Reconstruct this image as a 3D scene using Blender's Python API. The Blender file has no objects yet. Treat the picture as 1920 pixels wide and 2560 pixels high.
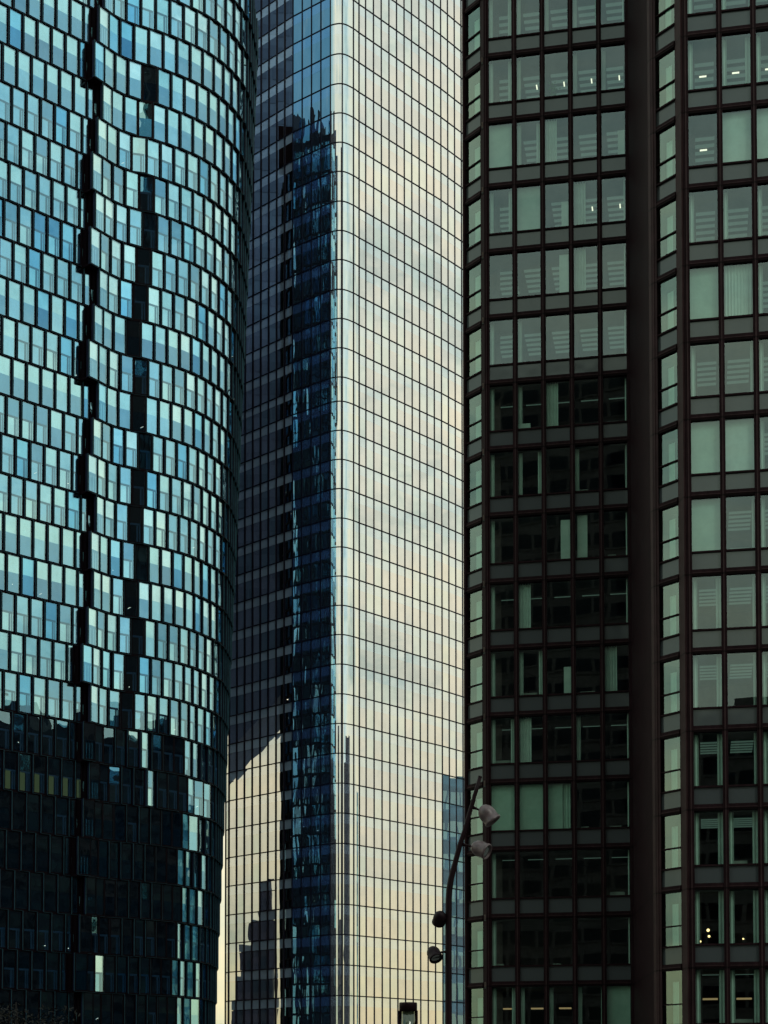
import bpy, math, random
from mathutils import Vector, Matrix, noise
random.seed(7)
sc = bpy.context.scene
COL = sc.collection

# ------------------------------------------------------------------ camera
F = 4150.0; TH = math.atan(.038); PX, PY = 960.0, 2572.0; RO = .0011; EYE = 1.7
cam_d = bpy.data.cameras.new("camera"); cam = bpy.data.objects.new("camera", cam_d); COL.objects.link(cam)
sc.camera = cam
cam_d.sensor_fit = 'VERTICAL'; cam_d.sensor_height = 36; cam_d.sensor_width = 27
cam_d.lens = 36*F/2560; cam_d.shift_y = (PY-1280)/2560
cam_d.clip_start = .1; cam_d.clip_end = 6000
cam.location = (0, 0, EYE)
cam.rotation_euler = (Matrix.Rotation(math.pi/2+TH, 3, 'X') @ Matrix.Rotation(-RO, 3, 'Z')).to_euler()

def ray(u, v):
    b = (PY-v)/F; a = (u-PX)/F - b*RO
    c, s = math.cos(TH), math.sin(TH)
    return (a, c-b*s, s+b*c)
def at_h(u, v, h):
    d = ray(u, v); k = (h-EYE)/d[2]; return Vector((d[0]*k, d[1]*k))
def at_Y(u, v, Y):
    d = ray(u, v); k = Y/d[1]; return Vector((d[0]*k, Y, EYE+d[2]*k))
def proj(X, Y, Z):
    c, s = math.cos(TH), math.sin(TH); h = Z-EYE
    dep = Y*c+h*s; a = X/dep; b = (h*c-Y*s)/dep
    return (PX+F*(a+b*RO), PY-F*b)

# ------------------------------------------------------------------ sky and sun
SUN_AZ, SUN_EL = math.radians(150), math.radians(42)       # clockwise from +Y
w = bpy.data.worlds.new("World"); sc.world = w; w.use_nodes = True
nt = w.node_tree; nt.nodes.clear()
def N(tree, t, **kw):
    n = tree.nodes.new(t)
    for k, v in kw.items():
        if k in n.inputs: n.inputs[k].default_value = v
        else: setattr(n, k, v)
    return n
def L(tree, a, b): tree.links.new(a, b)
def math_node(tree, op, a, b=None, clamp=False):
    m = tree.nodes.new('ShaderNodeMath'); m.operation = op; m.use_clamp = clamp
    for i, x in enumerate((a, b)):
        if x is None: continue
        if isinstance(x, (int, float)): m.inputs[i].default_value = x
        else: tree.links.new(x, m.inputs[i])
    return m.outputs[0]
def ramp(tree, fac, stops, interp='LINEAR'):
    r = tree.nodes.new('ShaderNodeValToRGB'); r.color_ramp.interpolation = interp
    while len(r.color_ramp.elements) < len(stops): r.color_ramp.elements.new(.5)
    for e, (p, c) in zip(r.color_ramp.elements, stops):
        e.position = p; e.color = (*c, 1)
    tree.links.new(fac, r.inputs[0]); return r.outputs[0]
tc = N(nt, 'ShaderNodeTexCoord'); sep = N(nt, 'ShaderNodeSeparateXYZ'); L(nt, tc.outputs['Generated'], sep.inputs[0])
cloud = ramp(nt, sep.outputs[2], [(0, (.88, .79, .48)), (.07, (.93, .87, .60)), (.16, (.95, .93, .74)), (.35, (1.06, 1.07, .90)), (1, (.85, .95, .95))])
sky = N(nt, 'ShaderNodeTexSky'); sky.sky_type = 'NISHITA'; sky.sun_disc = False
sky.sun_elevation = SUN_EL; sky.sun_rotation = SUN_AZ; sky.air_density = 1.0; sky.dust_density = .6
skym = N(nt, 'ShaderNodeMix', data_type='RGBA', blend_type='MULTIPLY'); skym.inputs[0].default_value = 1
L(nt, sky.outputs[0], skym.inputs[6]); skym.inputs[7].default_value = (.20, .29, .20, 1)
# broken cloud: blue shows through where the noise is low, mostly high on the left
nz = N(nt, 'ShaderNodeTexNoise', Scale=2.2, Detail=5.0, Roughness=.55)
mp = N(nt, 'ShaderNodeMapping'); mp.inputs['Scale'].default_value = (1, 1, 2.2); L(nt, tc.outputs['Generated'], mp.inputs[0]); L(nt, mp.outputs[0], nz.inputs['Vector'])
BA, BE = math.radians(-114), math.radians(34)
dp = N(nt, 'ShaderNodeVectorMath', operation='DOT_PRODUCT'); L(nt, tc.outputs['Generated'], dp.inputs[0])
dp.inputs[1].default_value = (math.sin(BA)*math.cos(BE), math.cos(BA)*math.cos(BE), math.sin(BE))
side = math_node(nt, 'MULTIPLY', math_node(nt, 'SUBTRACT', dp.outputs['Value'], .93), 20.0, True)
nzv = math_node(nt, 'MULTIPLY', math_node(nt, 'SUBTRACT', nz.outputs['Fac'], .36), 5.0, True)
bl = math_node(nt, 'MULTIPLY', side, math_node(nt, 'ADD', math_node(nt, 'MULTIPLY', nzv, .5), .38), True)
# grey undersides of the cloud
nz2 = N(nt, 'ShaderNodeTexNoise', Scale=3.5, Detail=6.0, Roughness=.6); mp2 = N(nt, 'ShaderNodeMapping'); mp2.inputs['Scale'].default_value = (1, 1, 5.0)
L(nt, tc.outputs['Generated'], mp2.inputs[0]); L(nt, mp2.outputs[0], nz2.inputs['Vector'])
tone = ramp(nt, nz2.outputs['Fac'], [(.36, (.58, .70, .74)), (.48, (.93, .96, .95)), (.66, (1.12, 1.06, .95))])
# thinner, cooler cloud behind on the right
CA_, CE_ = math.radians(127), math.radians(30)
dp2 = N(nt, 'ShaderNodeVectorMath', operation='DOT_PRODUCT'); L(nt, tc.outputs['Generated'], dp2.inputs[0])
dp2.inputs[1].default_value = (math.sin(CA_)*math.cos(CE_), math.cos(CA_)*math.cos(CE_), math.sin(CE_))
cool = N(nt, 'ShaderNodeMix', data_type='RGBA'); L(nt, math_node(nt, 'MULTIPLY', math_node(nt, 'SUBTRACT', dp2.outputs['Value'], .885), 12.0, True), cool.inputs[0])
L(nt, cloud, cool.inputs[6]); cool.inputs[7].default_value = (.88, 1.06, 1.02, 1); cloud = cool.outputs[2]
cm = N(nt, 'ShaderNodeMix', data_type='RGBA', blend_type='MULTIPLY'); cm.inputs[0].default_value = 1
L(nt, cloud, cm.inputs[6]); L(nt, tone, cm.inputs[7])
mx = N(nt, 'ShaderNodeMix', data_type='RGBA'); L(nt, bl, mx.inputs[0]); L(nt, cm.outputs[2], mx.inputs[6]); L(nt, skym.outputs[2], mx.inputs[7])
bg = N(nt, 'ShaderNodeBackground', Strength=1.0); L(nt, mx.outputs[2], bg.inputs[0])
wo = N(nt, 'ShaderNodeOutputWorld'); L(nt, bg.outputs[0], wo.inputs[0])

sd = bpy.data.lights.new("sun", 'SUN'); sd.energy = .6; sd.angle = math.radians(12); sd.color = (1, .95, .85)
so = bpy.data.objects.new("sun", sd); COL.objects.link(so)
so.rotation_euler = (math.pi/2-SUN_EL, 0, math.pi-SUN_AZ)
sd.specular_factor = 0.0

vs = sc.view_settings
sc.display_settings.display_device = 'sRGB'
vs.view_transform = 'Standard'; vs.look = 'None'; vs.exposure = 0; vs.gamma = 1; vs.use_curve_mapping = False
cy = sc.cycles
cy.max_bounces = 9; cy.glossy_bounces = 6; cy.transparent_max_bounces = 10; cy.diffuse_bounces = 3; cy.transmission_bounces = 4
cy.use_denoising = True; cy.sample_clamp_indirect = 6; cy.caustics_reflective = False; cy.caustics_refractive = False

# ------------------------------------------------------------------ materials
MATS = {}; HR_ = 58.583
def newmat(name):
    m = bpy.data.materials.new(name); m.use_nodes = True; m.node_tree.nodes.clear(); MATS[name] = m
    t = m.node_tree; o = t.nodes.new('ShaderNodeOutputMaterial'); return m, t, o
def pos(t, scale=(1, 1, 1)):
    g = t.nodes.new('ShaderNodeNewGeometry'); mp = t.nodes.new('ShaderNodeMapping'); mp.inputs['Scale'].default_value = scale
    t.links.new(g.outputs['Position'], mp.inputs[0]); return mp.outputs[0]
def bump(t, scale, dist, stretch=(1, 1, 1), detail=1.0):
    n = N(t, 'ShaderNodeTexNoise', Scale=scale, Detail=detail); L(t, pos(t, stretch), n.inputs['Vector'])
    b = N(t, 'ShaderNodeBump', Strength=1.0, Distance=dist); L(t, n.outputs['Fac'], b.inputs['Height']); return b.outputs[0]
def matte(name, col, rough=.7, var=.25, vs=1.5, spec=.3, metal=0, bmp=0, joint=0):
    m, t, o = newmat(name); p = N(t, 'ShaderNodeBsdfPrincipled', Roughness=rough, Metallic=metal)
    p.inputs['Specular IOR Level'].default_value = spec
    n = N(t, 'ShaderNodeTexNoise', Scale=vs, Detail=6.0, Roughness=.65); L(t, pos(t), n.inputs['Vector'])
    lo = [c*(1-var) for c in col]; hi = [min(1, c*(1+var)) for c in col]
    base = ramp(t, n.outputs['Fac'], [(.3, lo), (.7, hi)])
    if joint:
        st = N(t, 'ShaderNodeTexNoise', Scale=3.0, Detail=5.0); L(t, pos(t, (2.5, 2.5, .12)), st.inputs['Vector'])
        se = t.nodes.new('ShaderNodeSeparateXYZ'); L(t, pos(t), se.inputs[0])
        fz = math_node(t, 'FRACT', math_node(t, 'DIVIDE', math_node(t, 'SUBTRACT', se.outputs[2], HR_ - 3.66*20), joint))
        jn = math_node(t, 'GREATER_THAN', fz, .022)
        f = math_node(t, 'MULTIPLY', math_node(t, 'ADD', math_node(t, 'MULTIPLY', jn, .75), .25), math_node(t, 'ADD', math_node(t, 'MULTIPLY', st.outputs['Fac'], 1.2), .4))
        mm = N(t, 'ShaderNodeMix', data_type='RGBA', blend_type='MULTIPLY'); mm.inputs[0].default_value = 1
        L(t, base, mm.inputs[6]); L(t, f, mm.inputs[7]); base = mm.outputs[2]
    L(t, base, p.inputs['Base Color'])
    if bmp: L(t, bump(t, 12, bmp, detail=4), p.inputs['Normal'])
    L(t, p.outputs[0], o.inputs[0]); return m
def facing_mix(t, F0, grz=.8):
    lw = N(t, 'ShaderNodeLayerWeight', Blend=.5)
    x = math_node(t, 'POWER', lw.outputs['Facing'], 4.0)
    return math_node(t, 'ADD', math_node(t, 'MULTIPLY', x, (1-F0)*grz), F0, True)
def dirt(t, sc_=.8, lo=.90):
    n = N(t, 'ShaderNodeTexNoise', Scale=sc_, Detail=7.0, Roughness=.7); L(t, pos(t, (1, 1, .45)), n.inputs['Vector'])
    return ramp(t, n.outputs['Fac'], [(.35, (lo, lo, lo)), (.6, (1, 1, 1))])
def glass(name, F0, tint, under, opaque=False, bs=.0, bd=.0, st=(1, 1, 1), rough=0.0, grz=.8, det=1.0):
    """mirror coating over either a see-through pane (under = transmission tint) or an opaque backing (under = its colour)"""
    m, t, o = newmat(name)
    g = N(t, 'ShaderNodeBsdfGlossy', Roughness=rough)
    mm = N(t, 'ShaderNodeMix', data_type='RGBA', blend_type='MULTIPLY'); mm.inputs[0].default_value = 1
    mm.inputs[6].default_value = (*tint, 1); L(t, dirt(t), mm.inputs[7]); L(t, mm.outputs[2], g.inputs[0])
    u = N(t, 'ShaderNodeBsdfDiffuse' if opaque else 'ShaderNodeBsdfTransparent'); u.inputs[0].default_value = (*under, 1)
    if bd:
        L(t, bump(t, bs, bd, st, det), g.inputs['Normal'])
    mx = N(t, 'ShaderNodeMixShader'); L(t, facing_mix(t, F0, grz), mx.inputs[0]); L(t, u.outputs[0], mx.inputs[1]); L(t, g.outputs[0], mx.inputs[2])
    L(t, mx.outputs[0], o.inputs[0]); return m
def emit(name, col, s):
    m, t, o = newmat(name); e = N(t, 'ShaderNodeEmission', Strength=s); e.inputs[0].default_value = (*col, 1); L(t, e.outputs[0], o.inputs[0]); return m

# blue tower
matte('blue_frame', (.005, .0018, .0045), .6, .2, spec=.06)
glass('slot_glass', .3, (.6, .9, 1), (.07, .19, .22), True, bs=1.5, bd=.05)
matte('blue_return', (.008, .011, .032), .5, .3, spec=.15)
matte('blue_core', (.004, .002, .004), .9, .1, spec=.05)
matte('fin_edge', (.022, .075, .10), .5, .3, spec=.15)
glass('pane_outer', .30, (.46, .77, .94), (.80, .95, 1.0), bs=.45, bd=.010, grz=.7)
glass('pane_outer_deep', .26, (.28, .64, .96), (.60, .88, 1.0), bs=.45, bd=.014, grz=.7)
glass('inner_pale', .82, (.80, .98, .95), (.014, .022, .03), True, bs=.5, bd=.010)
glass('inner_cream', .95, (1.0, 1.0, .95), (.04, .06, .06), True, bs=.5, bd=.008)
glass('inner_mid', .46, (.22, .61, .90), (.012, .022, .032), True, bs=.5, bd=.012)
glass('inner_deep', .34, (.06, .42, .80), (.006, .012, .02), True, bs=.5, bd=.012)
glass('inner_bright', .72, (.50, .82, .96), (.012, .02, .026), True, bs=.5, bd=.012)
matte('inner_bar', (.012, .05, .11), .5, .2, spec=.3)
# cream tower
glass('cream_window', .67, (.99, .96, .92), (.26, .26, .36), True, bs=.22, bd=.012, grz=.3)
glass('cream_window_b', .71, (.95, .975, .94), (.20, .24, .32), True, bs=.22, bd=.012, grz=.3)
glass('cream_window_dark', .74, (.97, .96, .88), (.004, .002, .005), True, bs=.22, bd=.012, grz=.3)
glass('cream_spandrel', .66, (.96, 1.0, 1.0), (.30, .40, .56), True, bs=.22, bd=.010, grz=.3)
glass('wave_window', .50, (.48, .72, .95), (.02, .035, .06), True, bs=.6, bd=.055, st=(1, 1, .22), grz=.3, det=2.0)
glass('wave_spandrel', .50, (.46, .70, .95), (.05, .12, .34), True, bs=.6, bd=.055, st=(1, 1, .22), grz=.3, det=2.0)
glass('left_window', .57, (1.0, .98, .93), (.19, .24, .40), True, bs=.22, bd=.010, grz=.3)
glass('left_window_b', .57, (.95, .99, .93), (.12, .19, .30), True, bs=.22, bd=.010, grz=.3)
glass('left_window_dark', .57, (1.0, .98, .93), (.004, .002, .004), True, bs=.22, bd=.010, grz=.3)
glass('left_spandrel', .57, (1.0, .99, .95), (.50, .72, 1.0), True, bs=.22, bd=.010, grz=.3)
matte('cream_mullion', (.005, .005, .016), .55, .15, spec=.10)
matte('mullion_side', (.11, .125, .12), .5, .2, spec=.3)
# bronze tower
matte('bronze', (.0118, .0052, .0070), .6, .3, spec=.05, joint=3.66)
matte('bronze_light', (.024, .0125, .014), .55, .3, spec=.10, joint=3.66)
glass('bronze_glass', .13, (.60, .82, .86), (.72, .84, .79), bs=.35, bd=.004, grz=.5)
glass('bronze_glass_side', .20, (.66, .94, .86), (.66, .84, .76), bs=.5, bd=.006, grz=.35)
glass('bronze_spandrel', .05, (.75, .92, .92), (.048, .058, .062), True, bs=.8, bd=.012, rough=.12, grz=.4)
matte('curtain', (.46, .60, .54), .9, .12, spec=.1)
matte('blind', (.34, .50, .42), .9, .10, spec=.1)
matte('ceiling', (.10, .12, .11), .9, .15, spec=.1)
emit('ceiling_panel', (.50, .82, .66), .10)
matte('room_wall', (.14, .12, .115), .9, .4, vs=.8, spec=.1)
matte('room_floor', (.10, .08, .07), .9, .3, spec=.1)
matte('desk', (.25, .30, .27), .7, .2)
emit('lamp_on', (1.0, .95, .74), 1.5)
emit('lamp_warm', (1.0, .72, .30), 3.0)
emit('lamp_warm_dim', (.9, .62, .30), .35)
emit('lit_room', (.22, .30, .14), .22)
# others
matte('pole_paint', (.009, .003, .005), .5, .3, spec=.10)
matte('spot_housing', (.085, .060, .066), .4, .35, vs=8, spec=.5, bmp=.002)
matte('spot_housing_dark', (.006, .002, .004), .5, .3, vs=8, spec=.12)
glass('spot_lens', .25, (.9, 1, 1), (.05, .06, .06), True)
glass('lantern_glass', .06, (.9, 1, .95), (.45, .50, .44), grz=.2)
matte('lantern_core', (.30, .33, .28), .8, .3, vs=10)
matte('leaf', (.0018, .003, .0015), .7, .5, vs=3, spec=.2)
matte('leaf_light', (.03, .12, .03), .7, .4, vs=3, spec=.2)
matte('bark', (.003, .002, .002), .9, .4, vs=6)
matte('paving', (.10, .095, .09), .85, .25, vs=.5, bmp=.004)
matte('far_wall', (.014, .008, .013), .8, .3, vs=.3)
matte('far_wall_brown', (.10, .085, .085), .8, .3, vs=.3)
matte('far_wall_pale', (.33, .32, .27), .8, .2, vs=.3)
matte('far_wall_blue', (.10, .28, .38), .7, .3, vs=.3)
glass('far_glass', .02, (.5, .6, .7), (.005, .005, .009), True, bs=.3, bd=.01, grz=.25)
matte('slate', (.075, .15, .31), .8, .15, vs=.3)
matte('slate_dark', (.055, .115, .25), .8, .15, vs=.3)
glass('far_glass_blue', .40, (.45, .85, 1.0), (.01, .03, .05), True, bs=.3, bd=.03)
matte('foliage_gold', (.30, .26, .10), .8, .5)

# ------------------------------------------------------------------ mesh helpers
class MB:
    def __init__(s): s.v = []; s.f = []; s.m = []; s.mats = []
    def mi(s, mat):
        if mat not in s.mats: s.mats.append(mat)
        return s.mats.index(mat)
    def face(s, pts, mat):
        i = len(s.v); s.v.extend([tuple(p) for p in pts]); s.f.append(tuple(range(i, i+len(pts)))); s.m.append(s.mi(mat))
    def box8(s, c, mat):      # c: 4 bottom corners then 4 top corners, counter-clockwise seen from above
        i = len(s.v); s.v.extend([tuple(p) for p in c]); k = s.mi(mat)
        for q in ((3, 2, 1, 0), (4, 5, 6, 7), (0, 1, 5, 4), (1, 2, 6, 5), (2, 3, 7, 6), (3, 0, 4, 7)):
            s.f.append(tuple(i+j for j in q)); s.m.append(k)
    def lbox(s, fr, x0, x1, z0, z1, d0, d1, mat):
        """box in a wall frame: fr = (origin, along, outward); d0 < d1 measured outwards"""
        o, u, n = fr
        g = lambda x, d, z: (o[0]+u[0]*x+n[0]*d, o[1]+u[1]*x+n[1]*d, o[2]+z)
        s.box8([g(x0, d1, z0), g(x1, d1, z0), g(x1, d0, z0), g(x0, d0, z0), g(x0, d1, z1), g(x1, d1, z1), g(x1, d0, z1), g(x0, d0, z1)], mat)
    def lquad(s, fr, x0, x1, z0, z1, d, mat, tilt=(0, 0)):
        o, u, n = fr
        g = lambda x, z, dd: (o[0]+u[0]*x+n[0]*(d+dd), o[1]+u[1]*x+n[1]*(d+dd), o[2]+z)
        a, b = tilt
        s.face([g(x0, z0, -a-b), g(x1, z0, a-b), g(x1, z1, a+b), g(x0, z1, -a+b)], mat)
    def lathe(s, o, ax, prof, mat, seg=20):
        """revolve (distance along axis, radius) pairs about ax from o"""
        ax = Vector(ax).normalized(); t = Vector((0, 0, 1)) if abs(ax.z) < .9 else Vector((1, 0, 0))
        e1 = ax.cross(t).normalized(); e2 = ax.cross(e1); i0 = len(s.v); k = s.mi(mat)
        for (a, r) in prof:
            for j in range(seg):
                q = 2*math.pi*j/seg; s.v.append(tuple(Vector(o)+ax*a+(e1*math.cos(q)+e2*math.sin(q))*r))
        for i in range(len(prof)-1):
            for j in range(seg):
                a = i0+i*seg+j; b = i0+i*seg+(j+1) % seg; s.f.append((a, b, b+seg, a+seg)); s.m.append(k)
        for ring, rev in ((0, 1), (len(prof)-1, 0)):
            if prof[ring][1] > 1e-4:
                q = [i0+ring*seg+j for j in range(seg)]; s.f.append(tuple(q[::-1] if rev else q)); s.m.append(k)
    def tube(s, pts, rad, mat, seg=12):
        pts = [Vector(p) for p in pts]; i0 = len(s.v); k = s.mi(mat)
        for i, p in enumerate(pts):
            d = (pts[min(i+1, len(pts)-1)]-pts[max(i-1, 0)]).normalized()
            t = Vector((0, 1, 0)) if abs(d.y) < .9 else Vector((1, 0, 0)); e1 = d.cross(t).normalized(); e2 = d.cross(e1)
            r = rad[i] if isinstance(rad, (list, tuple)) else rad
            for j in range(seg):
                q = 2*math.pi*j/seg; s.v.append(tuple(p+(e1*math.cos(q)+e2*math.sin(q))*r))
        for i in range(len(pts)-1):
            for j in range(seg):
                a = i0+i*seg+j; b = i0+i*seg+(j+1) % seg; s.f.append((a, b, b+seg, a+seg)); s.m.append(k)
        s.f.append(tuple(i0+j for j in range(seg))[::-1]); s.m.append(k)
        s.f.append(tuple(i0+(len(pts)-1)*seg+j for j in range(seg))); s.m.append(k)
    def prism(s, poly, z0, z1, mat):
        b = [(p[0], p[1], z0) for p in poly]; t = [(p[0], p[1], z1) for p in poly]
        s.face(t, mat); s.face(b[::-1], mat)
        for i in range(len(poly)):
            j = (i+1) % len(poly); s.face([b[i], b[j], t[j], t[i]], mat)
    def add(s, o):
        i = len(s.v); s.v.extend(o.v)
        mp = [s.mi(m) for m in o.mats]
        s.f.extend([tuple(i+j for j in f) for f in o.f]); s.m.extend([mp[k] for k in o.m])
    def build(s, name, parent=None, smooth=False, org=(0, 0, 0)):
        me = bpy.data.meshes.new(name)
        me.from_pydata([(x-org[0], y-org[1], z-org[2]) for x, y, z in s.v], [], s.f)
        for m in s.mats: me.materials.append(MATS[m])
        me.polygons.foreach_set('material_index', s.m)
        if smooth: me.polygons.foreach_set('use_smooth', [True]*len(s.f))
        me.update()
        o = bpy.data.objects.new(name, me); COL.objects.link(o); o.parent = parent
        if parent is None: o.location = org
        return o
def thing(name, label, cat, loc=(0, 0, 0), group=None):
    o = bpy.data.objects.new(name, None); COL.objects.link(o); o.location = loc; o['label'] = label; o['category'] = cat
    if group: o['group'] = group
    return o
def place_windows(units, root, org, best=100, parts=('glass',)):
    """units: list of (score, frame_mb, [(name, mb), ...]); the best ones become parts, the others one shared part"""
    units.sort(key=lambda q: -q[0]); rest = MB()
    for k, (sco, fr, subs) in enumerate(units):
        if k < best and sco > 0:
            wobj = fr.build('window', root, org=org)
            for nm, mb in subs:
                if mb.f: mb.build(nm, wobj, org=org)
        else:
            rest.add(fr)
            for nm, mb in subs: rest.add(mb)
    if rest.f:
        o = rest.build('window', root, org=org); o['kind'] = 'stuff'
def score(p, size=1.0):
    if p[1] < 1: return 0
    u, v = proj(*p)
    if u < -10 or u > 1930 or v < -40 or v > 2600: return 0
    return size/p[1]**2

# ------------------------------------------------------------------ ground
g = MB(); g.face([(-2500, -2500, 0), (2500, -2500, 0), (2500, 2500, 0), (-2500, 2500, 0)], 'paving')
go = g.build('ground'); go['kind'] = 'structure'

# ------------------------------------------------------------------ blue tower with the staggered, shingled curtain wall
HA = 111.336; FH = 3.975; NR0, NR1 = -3, 28            # floors counted downwards; floor r spans HA-r*FH .. HA-(r-1)*FH
RW = 1.62
blue_ref = [at_h(u, v, HA) for u, v in [(241, 97), (282, 125), (303, 142), (332, 151), (366, 160), (407, 171.5), (443, 185), (480, 199), (513, 215), (544, 234), (569, 254), (590, 274), (605, 292), (620, 315)]]
blue_ref += [Vector(p) for p in [(-15.45, 187.2), (-15.3, 190.5), (-15.7, 194), (-16.4, 198), (-18.8, 202), (-23, 206), (-29, 208.5), (-36, 209)]]
def resample(pts, n=600):
    ln = [0]
    for a, b in zip(pts, pts[1:]): ln.append(ln[-1]+(b-a).length)
    out = []; T = ln[-1]
    for i in range(n+1):
        s_ = T*i/n; j = max(k for k in range(len(ln)) if ln[k] <= s_+1e-9); j = min(j, len(pts)-2)
        out.append(pts[j].lerp(pts[j+1], (s_-ln[j])/max(1e-9, ln[j+1]-ln[j])))
    return out, T
def smooth_pts(p, it=60):
    p = [q.copy() for q in p]
    for _ in range(it):
        p = [p[0]]+[(p[i-1]+p[i]*2+p[i+1])/4 for i in range(1, len(p)-1)]+[p[-1]]
    return p
blue_curve, BT = resample(smooth_pts(resample(blue_ref, 120)[0], 4))
lead = (blue_curve[0]-blue_curve[12]).normalized()
def lean(s_, z):
    k = .010 + .031*min(1, max(0, (s_-1)/16.0))
    return -k*(HA-z)
def curve_at(s_, z):
    if s_ < 0: p = blue_curve[0]+lead*(-s_)
    else:
        q = s_/BT*600; i = min(599, int(q)); p = blue_curve[i].lerp(blue_curve[i+1], q-i)
    return Vector((p.x+lean(s_, z), p.y))
S_TAB = [252.7, 241, 261, 248.5, 235, 242, 230, 251.5, 238, 225, 248.5, 235, 222, 243, 229, 235, 221.5, 208, 227.6, 213, 227.6, 212, 198.7, 218, 202.5, 189, 210, 195, 182]
CREASE = {1: 4, 2: 3, 3: 3, 4: 4, 5: 4, 6: 4, 7: 3, 8: 3, 9: 4, 10: 3, 11: 4, 12: 4, 13: 3, 14: 4, 15: 3, 16: 4, 17: 4, 18: 3}
PARTDARK = {5, 8, 11, 14, 15}
def S_of(r):
    if r < 0: return [266, 254, 243, 262, 250][(-r-1) % 5]
    return S_TAB[min(r, len(S_TAB)-1)]
ORG_B = (-45, 180, 0)
blue = thing('office_tower', 'blue glass tower with staggered shingled windows curving away at the left', 'tower', ORG_B)
rng = random.Random(3)
KINDROW = {}
prev = 'A'
for r in range(NR0, NR1+1):
    KINDROW[r] = rng.choice('AATTT') if r not in (0, 1, 2) else 'A'
for r in (-1, 3, 4, 5, 6, 7, 9): KINDROW[r] = 'T'

def blue_pane(a, b, z0, z1, r, idx, sec, rot=None, saw=.085):
    if rot is None and sec == 'R' and idx > 6: saw = .055
    """one storey-high unit between plan points a (left) and b (right)"""
    c = (a+b)/2; u = (b-a); Wd = u.length; u.normalize(); n = Vector((u.y, -u.x))
    if rot is None: ang = saw/(Wd/2)
    else: ang = rot
    ang += rng.gauss(0, .006)
    ca, sa = math.cos(ang), math.sin(ang)
    u2 = u*ca - n*sa; n2 = Vector((u2.y, -u2.x))
    o = c - u2*(Wd/2)
    fr = ((o.x, o.y, z0), (u2.x, u2.y), (n2.x, n2.y)); H = z1-z0
    fw = .145; Fm, G, I = MB(), MB(), MB()
    fl_ = .04 if (sec == 'R' and idx == 1) else fw; fr_ = .04 if (sec == 'R' and idx == 0) else fw
    Fm.lbox(fr, .0, fl_, 0, H, -.30, .03, 'blue_frame'); Fm.lbox(fr, Wd-fr_-.02, Wd-.005, 0, H, -.42, .02, 'blue_frame')
    Fm.lbox(fr, -.012, .0, .02, H-.02, -.30, -.02, 'blue_return')
    Fm.lbox(fr, fl_, Wd-fr_-.02, 0, .16, -.30, .02, 'blue_frame'); Fm.lbox(fr, fl_, Wd-fr_-.02, H-.12, H, -.30, .02, 'blue_frame')
    Fm.lbox(fr, -.022, .0, .03, H-.03, -.02, .085, 'fin_edge')
    Fm.lbox(fr, .02, Wd-.03, -.018, .0, -.02, .075, 'fin_edge')
    t = (rng.gauss(0, .0035), rng.gauss(0, .006))
    kind = KINDROW[r] if rng.random() < .92 else rng.choice('AT')
    deep = rng.random() < .12
    x0, x1, zb, zt = fl_, Wd-fr_-.02, .16, H-.12
    G.lquad(fr, x0, x1, zb, zt, 0, 'pane_outer_deep' if deep else 'pane_outer', t)
    hm = H*.54
    D = -.055
    up = 'inner_pale'; lo = 'inner_mid'
    if sec == 'R' and idx in (0,): up, lo, kind = 'inner_cream', 'inner_mid', 'S'
    elif sec == 'R' and rng.random() < .22: up = 'inner_cream'
    if kind == 'A':
        lo = rng.choice(['inner_mid', 'inner_mid', 'inner_mid', 'inner_mid', 'inner_deep', 'inner_bright'])
        I.lquad(fr, x0, x1, hm, zt, D, up, (rng.gauss(0, .004), rng.gauss(0, .004)))
        I.lquad(fr, x0, x1, zb, hm, D, lo, (rng.gauss(0, .004), rng.gauss(0, .008)))
    elif kind == 'S':
        I.lquad(fr, x0, x1, hm, zt, D, up, (0, 0)); I.lquad(fr, x0, x1, zb, hm, D, lo, (0, 0))
        for k in range(3):
            xx = x0+.25+k*.33+rng.random()*.1; I.lbox(fr, xx, xx+.12, zb, hm-.3, D+.004, D+.02, 'inner_bright')
    else:
        up = rng.choice(['inner_bright', 'inner_bright', 'inner_pale', 'inner_mid']) if up != 'inner_cream' else up
        I.lquad(fr, x0, x1, hm, zt, D, up, (rng.gauss(0, .004), rng.gauss(0, .004)))
        I.lquad(fr, x0, x1, zb, hm, D, rng.choice(['inner_bright', 'inner_pale', 'inner_bright']), (0, rng.gauss(0, .004)))
        I.lbox(fr, x0+.02, x1-.10, hm-.20, hm, D+.004, D+.03, 'inner_bar')
        xm = x0+(x1-x0)*.60
        I.lbox(fr, xm, xm+.17, zb, hm-.2, D+.004, D+.03, 'inner_bar'); I.lbox(fr, xm+.28, xm+.38, zb, hm-.2, D+.004, D+.02, 'inner_bar')
    # little lamps seen through some panes
    pr = .045 if r > 6 else .008
    if rng.random() < pr:
        lx = x0+.2+rng.random()*(x1-x0-.5); lz = zb+.15+rng.random()*.9
        if rng.random() < .5: I.lbox(fr, lx, lx+.08, lz, lz+.06, D+.03, D+.04, 'lamp_on')
        else:
            o_, u_, n_ = fr; g_ = lambda x, z: (o_[0]+u_[0]*x+n_[0]*(D+.035), o_[1]+u_[1]*x+n_[1]*(D+.035), o_[2]+z)
            I.face([g_(lx, lz), g_(lx+.30, lz+.16), g_(lx+.30, lz+.195), g_(lx, lz+.035)], 'lamp_on')
    if r == 20 and sec == 'L' and idx < 7:
        I.lbox(fr, x0+.05, x0+.62, zb, hm-.1, D+.012, D+.03, 'lit_room')
    if sec == 'R' and r == 26 and 5 <= idx <= 9:
        for k in range(3): I.lbox(fr, x0+.1+k*.3, x0+.1+k*.3+rng.uniform(.1, .3), zb+.15+rng.random()*.3, zb+.22+rng.random()*.3+.1, D+.03, D+.04, 'lamp_on')
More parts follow.
